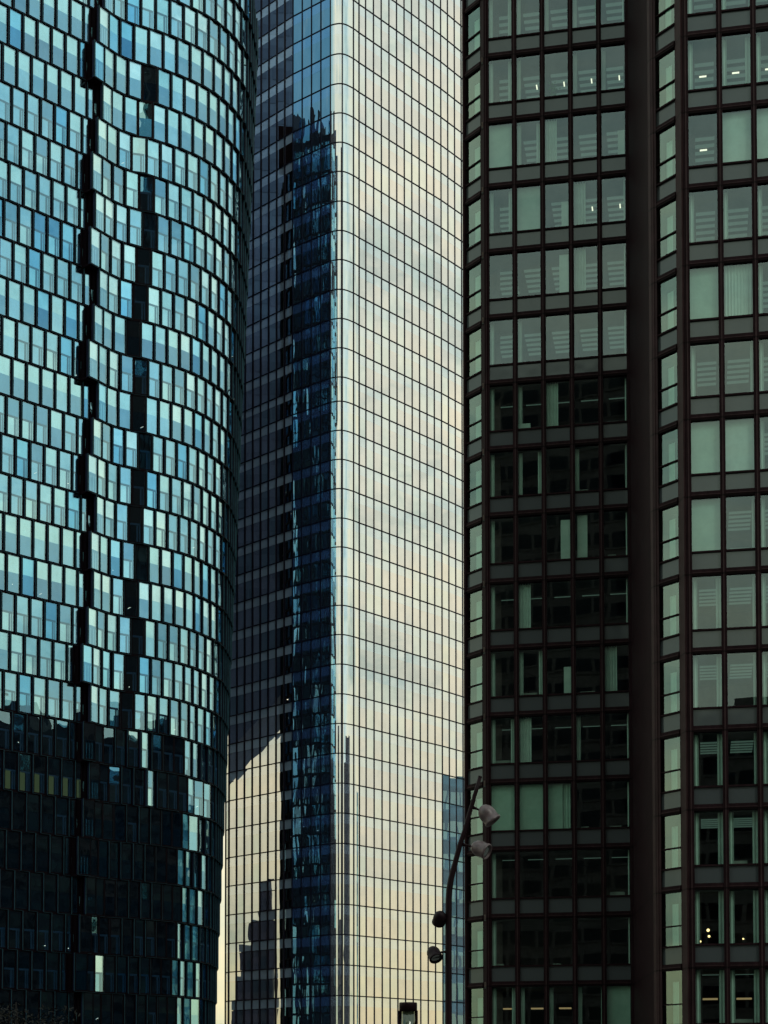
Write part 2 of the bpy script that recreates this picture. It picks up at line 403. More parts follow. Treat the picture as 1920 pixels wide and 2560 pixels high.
    mid = (c.x, c.y, (z0+z1)/2)
    vis = sec in 'LR' and (sec == 'L' or c.y < 187)
    nv = Vector((n2.x, n2.y)); vd = -Vector((c.x, c.y)).normalized()
    return (score(mid)*max(0, nv.dot(vd)) if vis else 0, Fm, [('glass', G), ('inner_window', I)])

b_units = []; slabs = MB(); notch = MB()
core_off = .62
for r in range(NR0, NR1+1):
    z0 = HA-r*FH; z1 = z0+FH; zm = (z0+z1)/2
    if z0 < .2: break
    # arc position of the start of the right hand section
    lo_, hi_ = -4.0, 8.0
    for _ in range(40):
        mid_ = (lo_+hi_)/2; p = curve_at(mid_, zm); v_ = proj(p.x, p.y, zm)[0]
        if v_ < S_of(r): lo_ = mid_
        else: hi_ = mid_
    s0 = lo_
    i = 0; s_ = s0; ringR = []
    while s_ + RW < BT-1:
        w_ = RW if i >= 2 or r > NR1 else 1.5
        a, b = curve_at(s_, zm), curve_at(s_+w_, zm)
        rot = None; saw = .085 if i >= 2 else .02
        ci = CREASE.get(r, 3)
        if i == ci and r >= 1:
            rot = -.205 if r < 19 else (.27 if r in (19, 20, 22) else .105)
            if r in PARTDARK: rot = -.13
            if r < 0: rot = None
        if r in (19, 20) and i == ci+2: rot = .33
        if r >= 19 and rot in (None, .105): rot = {0: -.24, 1: -.22, 2: -.08, 3: .0, 6: .04, 7: -.10, 8: -.22}.get(i, rot)
        if r >= 19 and i in (9, 10, 11) and rng.random() < .4: rot = rng.choice((-.22, -.20, .2))
        b_units.append(blue_pane(a, b, z0, z1, r, i, 'R', rot, saw))
        ringR.append(a); s_ += w_; i += 1
    ringR.append(b)
    # left hand section
    e = curve_at(s0, zm); dirL = Vector((-.7636, -.6457)); nL = Vector((.6457*-1, 0))
    outn = Vector((-dirL.y*-1, dirL.x))      # placeholder, set below
    uL = -dirL; outn = Vector((uL.y, -uL.x))
    L0 = Vector((-30.91+lean(0, zm), 169.63)); lo_, hi_ = -6.0, 6.0      # the left hand wall keeps to one plane
    for _ in range(40):
        mid_ = (lo_+hi_)/2; p = L0+uL*mid_
        if proj(p.x, p.y, zm)[0] < S_of(r)-21: lo_ = mid_
        else: hi_ = mid_
    startL = L0+uL*lo_
    ringL = [startL]; q = startL; j = 0
    wfirst = .80
    while j < 13:
        w_ = wfirst if j == 0 else RW
        q2 = q + dirL*w_
        b_units.append(blue_pane(q2, q, z0, z1, r, j, 'L', None, .075 if j else .02))
        q = q2; ringL.append(q); j += 1
    # notch: recessed dark slot with a narrow lower light
    fr = ((startL.x, startL.y, z0), (uL.x, uL.y), (outn.x, outn.y))
    notch.lbox(fr, .02, 1.5, 0, FH, -1.2, -.55, 'blue_core')
    notch.lbox(fr, .0, .05, 0, FH, -.55, -.05, 'blue_frame')
    notch.lbox(fr, .06, .56, .12, FH*.50, -.06, .0, 'blue_frame')
    notch.lquad(fr, .08, .54, .18, FH*.48, .01, 'slot_glass', (.01, .02))
    notch.lbox(fr, .08, .54, FH*.27, FH*.285, .005, .02, 'blue_frame')
    # slab and core ring behind the units
    def inset(ring, k):
        out = []
        for t_ in range(len(ring)):
            a_ = ring[max(0, t_-1)]; b_ = ring[min(len(ring)-1, t_+1)]
            d_ = (b_-a_).normalized(); n_ = Vector((d_.y, -d_.x)); out.append(ring[t_]-n_*k)
        return out
    R_ = inset(ringR, core_off); L_ = inset(ringL[::-1], core_off)
    poly = L_ + R_ + [Vector((-38, 206)), Vector((-62, 200))]
    slabs.prism(poly, z0+.10, z1-.10, 'blue_core')
    R2 = inset(ringR, .30); L2 = inset(ringL[::-1], .30)
    slabs.prism(L2+R2+[Vector((-38, 207)), Vector((-62, 201))], z0-.10, z0+.10, 'blue_frame')
slabs.build('floor_slabs', blue, org=ORG_B)
notch.build('recessed_slot', blue, org=ORG_B)
roofb = MB(); zt_ = HA-(NR0-1)*FH; rk = random.Random(21)
rp = inset([curve_at(BT*t_/44, zt_) for t_ in range(4, 44)], .5)
for t_ in range(len(rp)-1):
    a_, b_ = rp[t_], rp[t_+1]; u_ = (b_-a_).normalized(); n_ = Vector((u_.y, -u_.x)); fr = ((a_.x, a_.y, zt_), tuple(u_), tuple(n_)); Lh = (b_-a_).length
    roofb.lbox(fr, 0, Lh, -.2, .9, -.4, .3, 'blue_frame')
    for q in range(3):
        hh = rk.choice((1.2, 1.6, 2.2, 3.4, 4.6, 5.8)); x_ = Lh*(q+rk.random()*.5)/3; roofb.lbox(fr, x_, x_+rk.uniform(.08, .4), .9, hh, -.5-rk.random()*1.5, -.3, rk.choice(('blue_frame', 'inner_mid', 'blue_return')))
for t_ in (8, 20, 31): p_ = rp[t_]; roofb.prism([p_+Vector((-3, 1)), p_+Vector((-1, 1)), p_+Vector((-1, 3)), p_+Vector((-3, 3))], zt_, zt_+rk.uniform(3, 6), 'blue_frame')
roofb.build('roof', blue, org=ORG_B)
place_windows(b_units, blue, ORG_B)

# ------------------------------------------------------------------ cream mirrored tower with the rounded corner
HM = 135.375
ZM = [150.0, 146.3, 142.7, 139.05, 135.37, 131.5, 127.68, 123.94, 120.2, 116.49, 112.7, 108.97, 105.27, 101.5, 97.82, 94.11, 90.42, 87.37, 83.7, 80.05, 76.38, 72.69, 69.07, 65.43, 61.77, 58.12, 54.45, 50.75, 47.07, 43.37, 39.67, 35.97, 32.22, 28.49, 24.72, 20.99, 17.26, 13.5, 9.8, 6.1, 0.3]
MW = 1.5
pc = {u: at_h(u, v, HM) for u, v in [(738, 111.2), (831.5, 63.3), (861, 59.0), (889, 71.4), (903, 81.8), (917, 90.7)]}
lf = Vector((-.725, .689)); P738 = pc[738]
plan = []
# rounded left end
pe = P738 + lf*MW*8
plan.append((pe + Vector((-.55, 1.3)) + Vector((-.05, 1.4)), 'L')); plan.append((pe + Vector((-.55, 1.3)), 'L'))
for k in range(8, 0, -1): plan.append((P738 + lf*MW*k, 'L'))
plan.append((P738, 'W'))
seg = (pc[831.5]-P738)
for k in range(1, 4): plan.append((P738+seg*(k/4), 'W'))
plan.append((pc[831.5], 'C')); plan.append((pc[861], 'C')); plan.append((pc[889], 'C')); plan.append((pc[903], 'R'))
target = at_h(1107, 221.8, HM); p958 = at_h(958.5, 119.7, HM); rd = (target-p958); n_ = round(rd.length/1.53); rd = rd/n_; n_ += 1
plan.append((p958-rd*2, 'R')); p = p958-rd; plan.append((p, 'R'))
for k in range(1, n_+1): plan.append((p+rd*k, 'R' if k < n_ else 'E'))
a_ = math.atan2(rd.x, rd.y) - math.radians(3.5); rd2 = Vector((math.sin(a_), math.cos(a_)))*1.53
for k in range(1, 7): plan.append((target+rd2*k, 'E'))
back = [target+rd2*6+Vector((3, 22)), Vector((8, 262)), Vector((-24, 258)), plan[0][0]+Vector((-.2, 18))]
ORG_M = (-4, 225, 0)
cream = thing('office_tower', 'cream mirrored glass tower with a rounded corner between the blue and the bronze tower', 'tower', ORG_M)
m_units = []; mcore = MB()
rg = random.Random(11)
blindcol = {}
for fi in range(len(ZM)-1):
    z1, z0 = ZM[fi], ZM[fi+1]; H = z1-z0
    mech = H < 3.3
    for k in range(len(plan)-1):
        a, b = plan[k][0], plan[k+1][0]; zone = plan[k][1]
        sub = 3 if zone == 'C' else 1
        u = b-a; Wd = u.length; u = u.normalized(); n = Vector((u.y, -u.x))
        fr = ((a.x, a.y, z0), (u.x, u.y), (n.x, n.y))
        Fm, G, I = MB(), MB(), MB()
        mh = .105 if zone == 'L' else .066
        Fm.lbox(fr, -mh, mh, 0, H, -.1, .07, 'cream_mullion')
        Fm.lbox(fr, .065, Wd-.065, H-.065, H+.065, -.1, .06, 'cream_mullion')
        zs = H*.66
        jit = (rg.gauss(0, .0010), rg.gauss(0, .0018))
        if zone == 'C':
            # curved corner panes: arc through the neighbours
            pa = plan[k-1][0]; pb = plan[min(k+2, len(plan)-1)][0]
            t0 = (b-pa).normalized(); t1 = (pb-a).normalized(); pts = []
            for q in range(9):
                s_ = q/8; h00 = 2*s_**3-3*s_**2+1; h10 = s_**3-2*s_**2+s_; h01 = -2*s_**3+3*s_**2; h11 = s_**3-s_**2
                pts.append(a*h00+t0*(h10*Wd)+b*h01+t1*(h11*Wd))
            for q in range(8):
                A, B = pts[q], pts[q+1]
                for (za, zb, mt) in ((.0, zs, 'cream_window_b'), (zs, H, 'cream_spandrel')):
                    G.face([(A.x, A.y, z0+za), (B.x, B.y, z0+za), (B.x, B.y, z0+zb), (A.x, A.y, z0+zb)], mt)
                nn = Vector(((B-A).y, -(B-A).x)).normalized()
                f2 = ((A.x, A.y, z0), tuple((B-A).normalized()), tuple(nn)); Fm.lbox(f2, 0, (B-A).length, H-.055, H+.055, -.05, .06, 'cream_mullion')
        elif zone == 'W':
            G.lquad(fr, .055, Wd-.055, .055, zs, 0, 'wave_window', jit); G.lquad(fr, .055, Wd-.055, zs, H-.055, 0, 'wave_spandrel', jit)
        elif zone == 'L':
            ks = len([q for q in plan[:k]])
            dark = k in (8, 9)
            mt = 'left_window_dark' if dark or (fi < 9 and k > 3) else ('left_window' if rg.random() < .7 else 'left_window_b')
            x0_, x1_ = .095, Wd-.095
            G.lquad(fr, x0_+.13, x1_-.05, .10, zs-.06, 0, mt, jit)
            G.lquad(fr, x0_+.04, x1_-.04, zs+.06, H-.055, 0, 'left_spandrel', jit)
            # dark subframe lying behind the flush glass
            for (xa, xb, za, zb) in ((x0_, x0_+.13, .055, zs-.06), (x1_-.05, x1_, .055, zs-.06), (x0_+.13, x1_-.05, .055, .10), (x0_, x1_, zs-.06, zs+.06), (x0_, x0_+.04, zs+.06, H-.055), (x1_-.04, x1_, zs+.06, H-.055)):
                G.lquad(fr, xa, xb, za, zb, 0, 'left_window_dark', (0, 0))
            Fm.lbox(fr, -.125, -.105, 0, H, -.1, .075, 'mullion_side' if dark else 'cream_mullion')
        else:
            mt = rg.choice(['cream_window', 'cream_window', 'cream_window_b'])
            G.lquad(fr, .055, Wd-.055, .055, zs, 0, mt, jit); G.lquad(fr, .055, Wd-.055, zs, H-.055, 0, 'cream_spandrel', (jit[0]+rg.gauss(0, .0006), jit[1]))
        if zone == 'L' and rg.random() < .003:
            Fm.lbox(fr, .5, .75, .4, .46, .004, .012, 'lamp_on')
        c = (a+b)/2; vd = -Vector((c.x, c.y)).normalized()
        m_units.append((score((c.x, c.y, (z0+z1)/2))*max(0, n.dot(vd))*Wd, Fm, [('glass', G)]))
ring = [q[0] for q in plan]
def inset2(ring, k):
    out = []
    for t_ in range(len(ring)):
        a_ = ring[max(0, t_-1)]; b_ = ring[min(len(ring)-1, t_+1)]
        d_ = (b_-a_).normalized(); n_ = Vector((d_.y, -d_.x)); out.append(ring[t_]-n_*k)
    return out
mcore.prism(inset2(ring, .25)+back, 0.0, 149.7, 'blue_core')
mcore.build('wall', cream, org=ORG_M)
place_windows(m_units, cream, ORG_M)
rf = MB(); rf.prism(inset2(ring, .1)+back, 149.7, 151.2, 'cream_mullion'); rf.build('roof', cream, org=ORG_M)

# ------------------------------------------------------------------ bronze tower
HR = 58.583; RH = 3.66
PA1 = at_h(1573, 107.7, HR); PA0 = at_h(1226.6-6, 148.5+.5, HR)
PB0 = at_h(1721-3, 97.5+.5, HR-2*RH); dB = (at_h(1873, 79.8, HR-2*RH)-at_h(1721, 97.5, HR-2*RH)).normalized()
CA1 = at_h(1205.5, 168.8, HR); CA0 = at_h(1170.5, 195.3, HR)
CB1 = at_h(1690.5, 119.4, HR-2*RH); CB0 = at_h(1645.0, 148.9, HR-2*RH)
ORG_R = (16, 95, 0)
bronze = thing('office_tower', 'dark bronze office tower with greenish windows in stepped bays at the right', 'tower', ORG_R)
r_units = []; piers = MB(); rooms = MB(); lamps = []
A_ROWS = ['cllsr', 'clpls', 'fchOq', 'cfqhr', 'OOQhr', 'llOOr', 'lbhOr', 'lcOlr', 'lOQHr', 'lhOOr', 'lcqOh', 'chOlr', 'ffgOr', 'lOOOr', 'lOOOr', 'cllsf', 'lcOlr', 'lhOOr']
B_ROWS = ['lsrl', 'lccl', 'OFFl', 'llll', 'fvll', 'lrll', 'fFll', 'frll', 'crll', 'crll', 'crll', 'ccll', 'ccll', 'ccll', 'llll', 'lbll', 'lcll']
rr = random.Random(5)
def bronze_unit(fr, Wd, r, code, kind='front', detail=True):
    """storey unit; z from the underside of the dark band up to the window head"""
    Fm, G, I = MB(), MB(), MB(); H = RH; m2 = .13 if kind == 'front' else .09
    wz0 = H-2.50
    Fm.lbox(fr, -m2, m2, 0, H, -.22, .10, 'bronze'); Fm.lbox(fr, -.035, .035, 0, H, .10, .15, 'bronze_light')
    Fm.lbox(fr, m2, Wd-m2, 0, .30, -.2, .06, 'bronze'); Fm.lbox(fr, m2, Wd-m2, .12, .16, .06, .085, 'bronze_light')
    Fm.lbox(fr, m2, Wd-m2, wz0-.08, wz0, -.2, .05, 'bronze')
    Fm.lquad(fr, m2, Wd-m2, .30, wz0-.08, -.04, 'bronze_spandrel', (rr.gauss(0, .001), rr.gauss(0, .002)))
    t = (rr.gauss(0, .0015), rr.gauss(0, .0025)); gm = 'bronze_glass' if kind == 'front' else 'bronze_glass_side'
    if kind == 'front': G.lquad(fr, m2, Wd-m2, wz0, H, -.06, gm, t)
    else:
        zc = wz0+.92; Fm.lbox(fr, m2, Wd-m2, zc-.03, zc+.03, -.1, .02, 'bronze')
        G.lquad(fr, m2, Wd-m2, wz0, zc-.03, -.06, gm, t); G.lquad(fr, m2, Wd-m2, zc+.03, H, -.06, gm, t)
    if not detail: 
        I.lquad(fr, m2, Wd-m2, wz0, H, -.5, 'room_wall'); return Fm, G, I
    x0, x1 = m2, Wd-m2; w_ = x1-x0; D = -.34
    def cur(xa, xb, za=wz0, zb=H, mat='curtain', d=D):
        nseg = max(2, int((xb-xa)/.07)); o, u, n = fr
        for q in range(nseg):          # gentle pleats
            xa_, xb_ = xa+(xb-xa)*q/nseg, xa+(xb-xa)*(q+1)/nseg; da = d+(.025 if q % 2 else -.025); db = d+(.025 if (q+1) % 2 else -.025)
            g_ = lambda x, dd, z: (o[0]+u[0]*x+n[0]*dd, o[1]+u[1]*x+n[1]*dd, o[2]+z)
            I.face([g_(xa_, da, za), g_(xb_, db, za), g_(xb_, db, zb), g_(xa_, da, zb)], mat)
    if kind != 'front':
        cur(x0+w_*.28, x0+w_*.62, wz0, H-.5)
    elif code in 'lcsb': cur(x0, x0+w_*.17)
    if code == 'c' and kind == 'front': cur(x1-w_*.18, x1)
    if code == 'r': cur(x1-w_*.10, x1)
    if code == 's': cur(x1-w_*.05, x1, mat='blind')
    if code in 'fF' and kind == 'front': I.lquad(fr, x0, x1, wz0, H-.02, -.22, 'blind' if code == 'f' else 'curtain')
    if code == 'g': I.lquad(fr, x0, x0+w_*.6, wz0, H, -.25, 'blind'); cur(x0+w_*.6, x1-.1, mat='blind')
    if code == 'v': cur(x0, x1, mat='curtain', d=-.22)
    if code == 'h': cur(x0, x0+w_*.5, d=-.25)
    if code == 'H': I.lquad(fr, x0+.1, x0+w_*.5, wz0+.1, H-.1, -.22, 'curtain')
    if code == 'Q': I.lquad(fr, x1-w_*.42, x1-.03, wz0, H-.3, -.2, 'curtain')
    if code == 'q': I.lquad(fr, x1-w_*.32, x1, wz0, H-1.0, -.25, 'curtain'); 
    if code == 'b':
        I.lbox(fr, x0+.02, x0+.02+w_*.5, wz0, wz0+.35, -.55, -.2, 'curtain')
    if code == 'p':
        for q in range(60):
            a1 = Vector((rr.gauss(.45, .13), rr.gauss(.55, .26)+.0)); s1 = .05+rr.random()*.05
            o, u, n = fr; dd = -.5+rr.gauss(0, .08)
            g_ = lambda x, z: (o[0]+u[0]*x+n[0]*dd, o[1]+u[1]*x+n[1]*dd, o[2]+z)
            cx, cz = a1.x+.1, wz0+max(.05, a1.y); th = rr.random()*6
            I.face([g_(cx+s1*math.cos(th+k)*(1 if k in (0, 3.14) else .45), cz+s1*math.sin(th+k)) for k in (0, 1.57, 3.14, 4.71)], 'leaf_light')
    return Fm, G, I
def front_bay(origin, d, nwin, rows, first_row_top, tag, z_top, W_=None):
    u = Vector(d).normalized(); n = Vector((u.y, -u.x)); Wd = W_
    nrow = int((z_top-.2)/RH)
    r = 0
    top = first_row_top
    ztop = top
    while ztop+RH < z_top: ztop += RH; r -= 1
    while ztop-RH > .1:
        z0 = ztop-RH
        det = -3 <= r
        for k in range(nwin):
            o = origin+u*(Wd*k); fr = ((o.x, o.y, z0), (u.x, u.y), (n.x, n.y))
            row = rows[r % len(rows)] if r < 0 else rows[min(r, len(rows)-1)]
            Fm, G, I = bronze_unit(fr, Wd, r, row[min(k, len(row)-1)], 'front', det)
            c = (o.x+u.x*Wd/2, o.y+u.y*Wd/2, z0+RH/2)
            if det:
                zc = RH-.06
                # ceiling strips running along the facade, given a faint glow so they show
                for q, dd in enumerate((1.9, 2.5, 3.1, 3.7, 4.3) if r < 6+6*(tag == 'B') else ((2.7,) if r in (6, 9, 11, 13) else ())):
                    I.lbox(fr, .30, Wd-.22, zc-.05, zc-.02, -dd-(.26 if r < 6+6*(tag == 'B') else .07), -dd, 'ceiling_panel')
                if (tag == 'A' and r == 1) or (tag == 'A' and r == 3 and k >= 3):
                    I.lbox(fr, Wd*.62, Wd*.62+.065, zc-.12, zc-.08, -3.0, -2.6, 'lamp_on')
                if tag == 'B' and (r == 1 or (r == 2 and k == 0)):
                    I.lbox(fr, Wd*.42, Wd*.42+.34, zc-.12, zc-.08, -2.9, -2.82, 'lamp_on')
                if tag == 'B' and r == 12 and k == 0:
                    for (lx, lz, ls) in ((.72, 1.62, .075), (.76, 1.33, .06), (.36, 1.10, .05)):
                        oo = Vector((o.x, o.y, z0))+Vector((u.x, u.y, 0))*lx-Vector((n.x, n.y, 0))*.9+Vector((0, 0, lz+.25))
                        I.lathe(oo, (0, 0, 1), [(-ls, .001), (-ls*.7, ls*.7), (0, ls), (ls*.7, ls*.7), (ls, .001)], 'lamp_warm', 10)
                if tag == 'B' and r == 12 and k == 1: I.lbox(fr, .72, .79, 1.40, 1.47, -.9, -.85, 'lamp_warm')
                if r == 13 and tag == 'B' and k < 2: I.lbox(fr, .45, 1.15, 2.35, 2.42, -2.4, -2.0, 'lamp_warm_dim')
                if r == 15 and tag == 'A' and k in (0, 1, 2): I.lbox(fr, .5, 1.15, 2.55, 2.62, -2.4, -2.0, 'lamp_warm_dim')
                if r >= 6 and rr.random() < .35: I.lbox(fr, .3, rr.uniform(.7, 1.25), RH-2.5, RH-2.5+rr.uniform(.10, .3), -1.0, -.6, 'desk')
            r_units.append((score(c, 1.3), Fm, [('glass', G), ('room', I)]))
        if det:
            fr = ((origin.x, origin.y, z0), (u.x, u.y), (n.x, n.y)); Wt = Wd*nwin
            rooms.lbox(fr, -.3, Wt+.3, RH-.05, RH+.0, -6.2, -.24, 'ceiling')
            rooms.lbox(fr, -.3, Wt+.3, .02, .30, -6.2, -.24, 'room_floor')
            rooms.lbox(fr, -.3, Wt+.3, .30, RH-.05, -6.4, -6.2, 'room_wall')
            for q in range(1, nwin):
                if rr.random() < .35: rooms.lbox(fr, Wd*q-.05, Wd*q+.05, .30, RH-.05, -6.2, -.5, 'room_wall')
        ztop -= RH; r += 1
ZT = 170.0
WA = (PA1-PA0).length/5
front_bay(PA0, PA1-PA0, 5, A_ROWS, HR+RH, 'A', ZT, WA)
front_bay(PB0, dB, 6, B_ROWS, HR-2*RH+RH*1, 'B', ZT, 1.565)
def side_bay(p0, p1, tag, htop):
    u = (p1-p0); Wd = u.length; u = u.normalized(); n = Vector((u.y, -u.x)); ztop = htop; r = 0
    while ztop+RH < ZT: ztop += RH; r -= 1
    while ztop-RH > .1:
        z0 = ztop-RH; o = p0; fr = ((o.x-u.x*.13, o.y-u.y*.13, z0), (u.x, u.y), (n.x, n.y))
        Fm, G, I = bronze_unit(fr, Wd+.26, r, 'O', 'side', r >= -3)
        I.lbox(fr, .05, Wd+.2, .02, .3, -1.3, -.24, 'room_floor'); I.lquad(fr, .0, Wd+.26, .3, RH, -1.3, 'room_wall')
        c = (o.x+u.x*Wd/2, o.y+u.y*Wd/2, z0+RH/2)
        r_units.append((score(c, .8), Fm, [('glass', G), ('room', I)])); ztop -= RH; r += 1
side_bay(CA0, CA1, 'A', HR); side_bay(CB0, CB1, 'B', HR-2*RH)
# piers, edge fins and the solid flank between the bays
def pier(a, b, dep, mat='bronze', z1=ZT, pr=0.12, mb=piers):
    u = (b-a); Wd = u.length; u = u.normalized(); n = Vector((u.y, -u.x)); fr = ((a.x, a.y, 0), (u.x, u.y), (n.x, n.y))
    mb.lbox(fr, 0, Wd, 0, z1, -dep, pr, mat); return fr, Wd
piers.prism([CA0+Vector((-.17, .16)), CA0+Vector((-.06, -.02)), CA0+Vector((.05, .25)), CA0+Vector((-.06, .6))], 0, ZT, 'bronze')
piers.prism([CA1, PA0+Vector((-.02, -.18)), PA0+Vector((.13, -.02)), PA0+Vector((.13, .5)), CA1+Vector((.2, .5))], 0, ZT, 'bronze')
piers.prism([PA1+Vector((-.13, -.08)), PA1+Vector((.06, -.12)), PA1+Vector((.02, .5)), PA1+Vector((-.13, .5))], 0, ZT, 'bronze')
flank0 = CB0+Vector((-.34, .5))
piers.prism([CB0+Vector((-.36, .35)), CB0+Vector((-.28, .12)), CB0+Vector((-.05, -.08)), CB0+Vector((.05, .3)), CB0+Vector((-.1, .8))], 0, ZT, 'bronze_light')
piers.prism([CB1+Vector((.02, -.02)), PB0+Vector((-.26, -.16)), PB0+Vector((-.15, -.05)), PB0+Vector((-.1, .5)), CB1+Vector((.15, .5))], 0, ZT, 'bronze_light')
piers.prism([PB0+Vector((-.14, -.09)), PB0+Vector((.1, -.09)), PB0+Vector((.1, .5)), PB0+Vector((-.1, .5))], 0, ZT, 'bronze')
piers.prism([CB0+Vector((-.3, .6)), CB0+Vector((-.1, .8)), PA1+Vector((.35, .4)), PA1+Vector((.03, .3))], 0, ZT, 'bronze')
piers.build('pier', bronze, org=ORG_R)
rooms.build('interior', bronze, org=ORG_R)
rc = MB(); q0 = CA0+Vector((-.2, .45))
endB = PB0+dB*1.565*6; nB = Vector((dB.y, -dB.x)); nA = Vector(((PA1-PA0).normalized().y, -(PA1-PA0).normalized().x))
body = [q0+Vector((.3, .9)), PA0-nA*6.5+Vector((-.3, 0)), PA1-nA*6.5, PB0-nB*6.5+Vector((-.4, 0)), endB-nB*6.5, endB+Vector((.4, 6.6)), Vector((endB.x+8, 84)), Vector((endB.x+8, 113)), Vector((12, 116)), q0+Vector((.14, 3))]
rc.prism(body, 0, ZT, 'bronze'); 
# flank on the left and grid of windows on the back
back_a = Vector((12, 116)); back_b = Vector((endB.x+8, 113)); ub = (back_a-back_b).normalized(); nb = Vector((ub.y, -ub.x)); LB = (back_a-back_b).length
fr = ((back_b.x, back_b.y, 0), (ub.x, ub.y), (nb.x, nb.y))
for k in range(1, 46):
    rc.lbox(fr, .5, LB-.5, k*RH+1.2, k*RH+3.2, .02, .06, 'far_glass')
for k in range(int(LB/1.6)): rc.lbox(fr, .5+k*1.6, .7+k*1.6, 2, ZT-2, .06, .2, 'bronze')
rc.build('wall', bronze, org=ORG_R)
rt = MB(); rt.prism([PA0, PA1, PB0, endB, Vector((endB.x+8, 84)), Vector((endB.x+8, 113)), Vector((12, 116)), q0], ZT, ZT+2.5, 'bronze'); rt.build('roof', bronze, org=ORG_R)
place_windows(r_units, bronze, ORG_R)

# ------------------------------------------------------------------ towers of the quarter seen mirrored in the glass, one added for its reflection
def block(label, poly, z1, wall, glassm, floor=3.6, bay=3.0, z0=0.0, roofbits=(), win=1.9, cat='tower'):
    cx = sum(p[0] for p in poly)/len(poly); cy_ = sum(p[1] for p in poly)/len(poly)
    root = thing('office_block', label, cat, (cx, cy_, 0)); org = (cx, cy_, 0)
    m = MB(); m.prism([Vector(p) for p in poly], z0, z1, wall); wn = MB(); fl = MB()
    for i in range(len(poly)):
        a, b = Vector(poly[i]), Vector(poly[(i+1) % len(poly)]); u = (b-a); Wt = u.length; u = u.normalized(); n = Vector((u.y, -u.x))
        fr = ((a.x, a.y, 0), (u.x, u.y), (n.x, n.y)); nk = max(1, int(Wt/bay)); bw = Wt/nk; z = z0+1.2
        while z+win < z1-.6:
            for k in range(nk): wn.lbox(fr, k*bw+.25, (k+1)*bw-.25, z, z+win, .0, .04, glassm)
            fl.lbox(fr, .1, Wt-.1, z-.35, z-.15, .0, .12, wall); z += floor
    m.add(fl); m.build('wall', root, org=org); o = wn.build('window', root, org=org); o['kind'] = 'stuff'
    rb = MB()
    for (x, y, sx, sy, h) in roofbits: rb.prism([Vector((x-sx, y-sy)), Vector((x+sx, y-sy)), Vector((x+sx, y+sy)), Vector((x-sx, y+sy))], z1, z1+h, wall)
    if rb.f: rb.build('roof', root, org=org)
    return root
block('dark block mirrored in the lower storeys of the blue tower', [(120, 10), (152, 10), (152, 180), (120, 180)], 73.5, 'far_wall', 'far_glass', roofbits=[(128, 130, 5, 6, 4), (130, 95, 4, 9, 3), (126, 60, 3, 5, 6), (128, 35, 4, 4, 3)])
block('tall dark tower mirrored in the middle storeys of the bronze tower', [(-95, -80), (-20, -80), (-20, -55), (-95, -55)], 106, 'far_wall_brown', 'far_glass', roofbits=[(-60, -66, 8, 6, 4)])
block('lower dark block mirrored beside the lit lamps of the bronze tower', [(-19, -84), (70, -84), (70, -55), (-19, -55)], 50, 'far_wall_brown', 'far_glass', roofbits=[(0, -66, 6, 5, 3)])
block('blue glass block mirrored at the right hand edge of the cream tower', [(150, 249), (178, 249), (178, 330), (150, 330)], 71, 'far_wall_blue', 'far_glass_blue', floor=7.0, bay=2.2, win=3.6, roofbits=[(160, 290, 5, 8, 4)])

def solid_yz(m, x0, x1, poly, mat):
    a = [(x0, y, z) for y, z in poly]; b = [(x1, y, z) for y, z in poly]
    m.face(a, mat); m.face(b[::-1], mat)
    for i in range(len(poly)):
        j = (i+1) % len(poly); m.face([a[i], b[i], b[j], a[j]], mat)
ORG_H = (-70, 230, 0)  # unseen mass, added and shaped for the dark reflection with a slanted lower edge
hang = thing('office_block', 'unseen cantilevered mass added to mirror as the dark upper field left of the rounded corner', 'tower', ORG_H)
m = MB(); solid_yz(m, -60, -84, [(204.3, 68.3), (205, 67.5), (218.6, 53.0), (224, 47.5), (262, 47.5), (262, 235), (204.3, 235)], 'slate'); m.prism([Vector((-82, 236)), Vector((-62, 236)), Vector((-62, 258)), Vector((-82, 258))], 0, 48, 'far_wall')
m.build('wall', hang, org=ORG_H)
m = MB(); fr = ((-60, 262, 0), (0, -1), (1, 0))
fr = ((-60, 204.5, 0), (0, 1), (1, 0))
for k in range(44):
    z = 78+k*3.6
    for q in range(18): m.lbox(fr, .4+q*3.1, 3.2+q*3.1, z, z+1.9, 0, .05, 'slate_dark')
o = m.build('window', hang, org=ORG_H); o['kind'] = 'stuff'
ORG_S = (-130, 214, 0)
step = thing('office_block', 'narrow stepped tower mirrored as a black staircase low in the cream tower', 'tower', ORG_S)
m = MB(); solid_yz(m, -120, -146, [(210.9, 0), (218.5, 0), (218.5, 20), (218.1, 20), (218.1, 23.7), (217.0, 23.7), (217.0, 29.4), (215.4, 29.4), (215.4, 34.6), (214.0, 34.6), (214.0, 41.6), (212.6, 41.6), (212.4, 42.3), (210.9, 42.3)], 'far_wall')
m.build('wall', step, org=ORG_S)
m = MB(); fr = ((-120, 211, 0), (0, 1), (1, 0))
for k in range(10): m.lbox(fr, .3, (7.6, 7.6, 7.6, 7.6, 7.2, 7.2, 5.6, 4.0, 2.7, 2.7)[k], 1+k*3.9, 3.4+k*3.9, 0, .06, 'far_glass')
m.build('window', step, org=ORG_S)

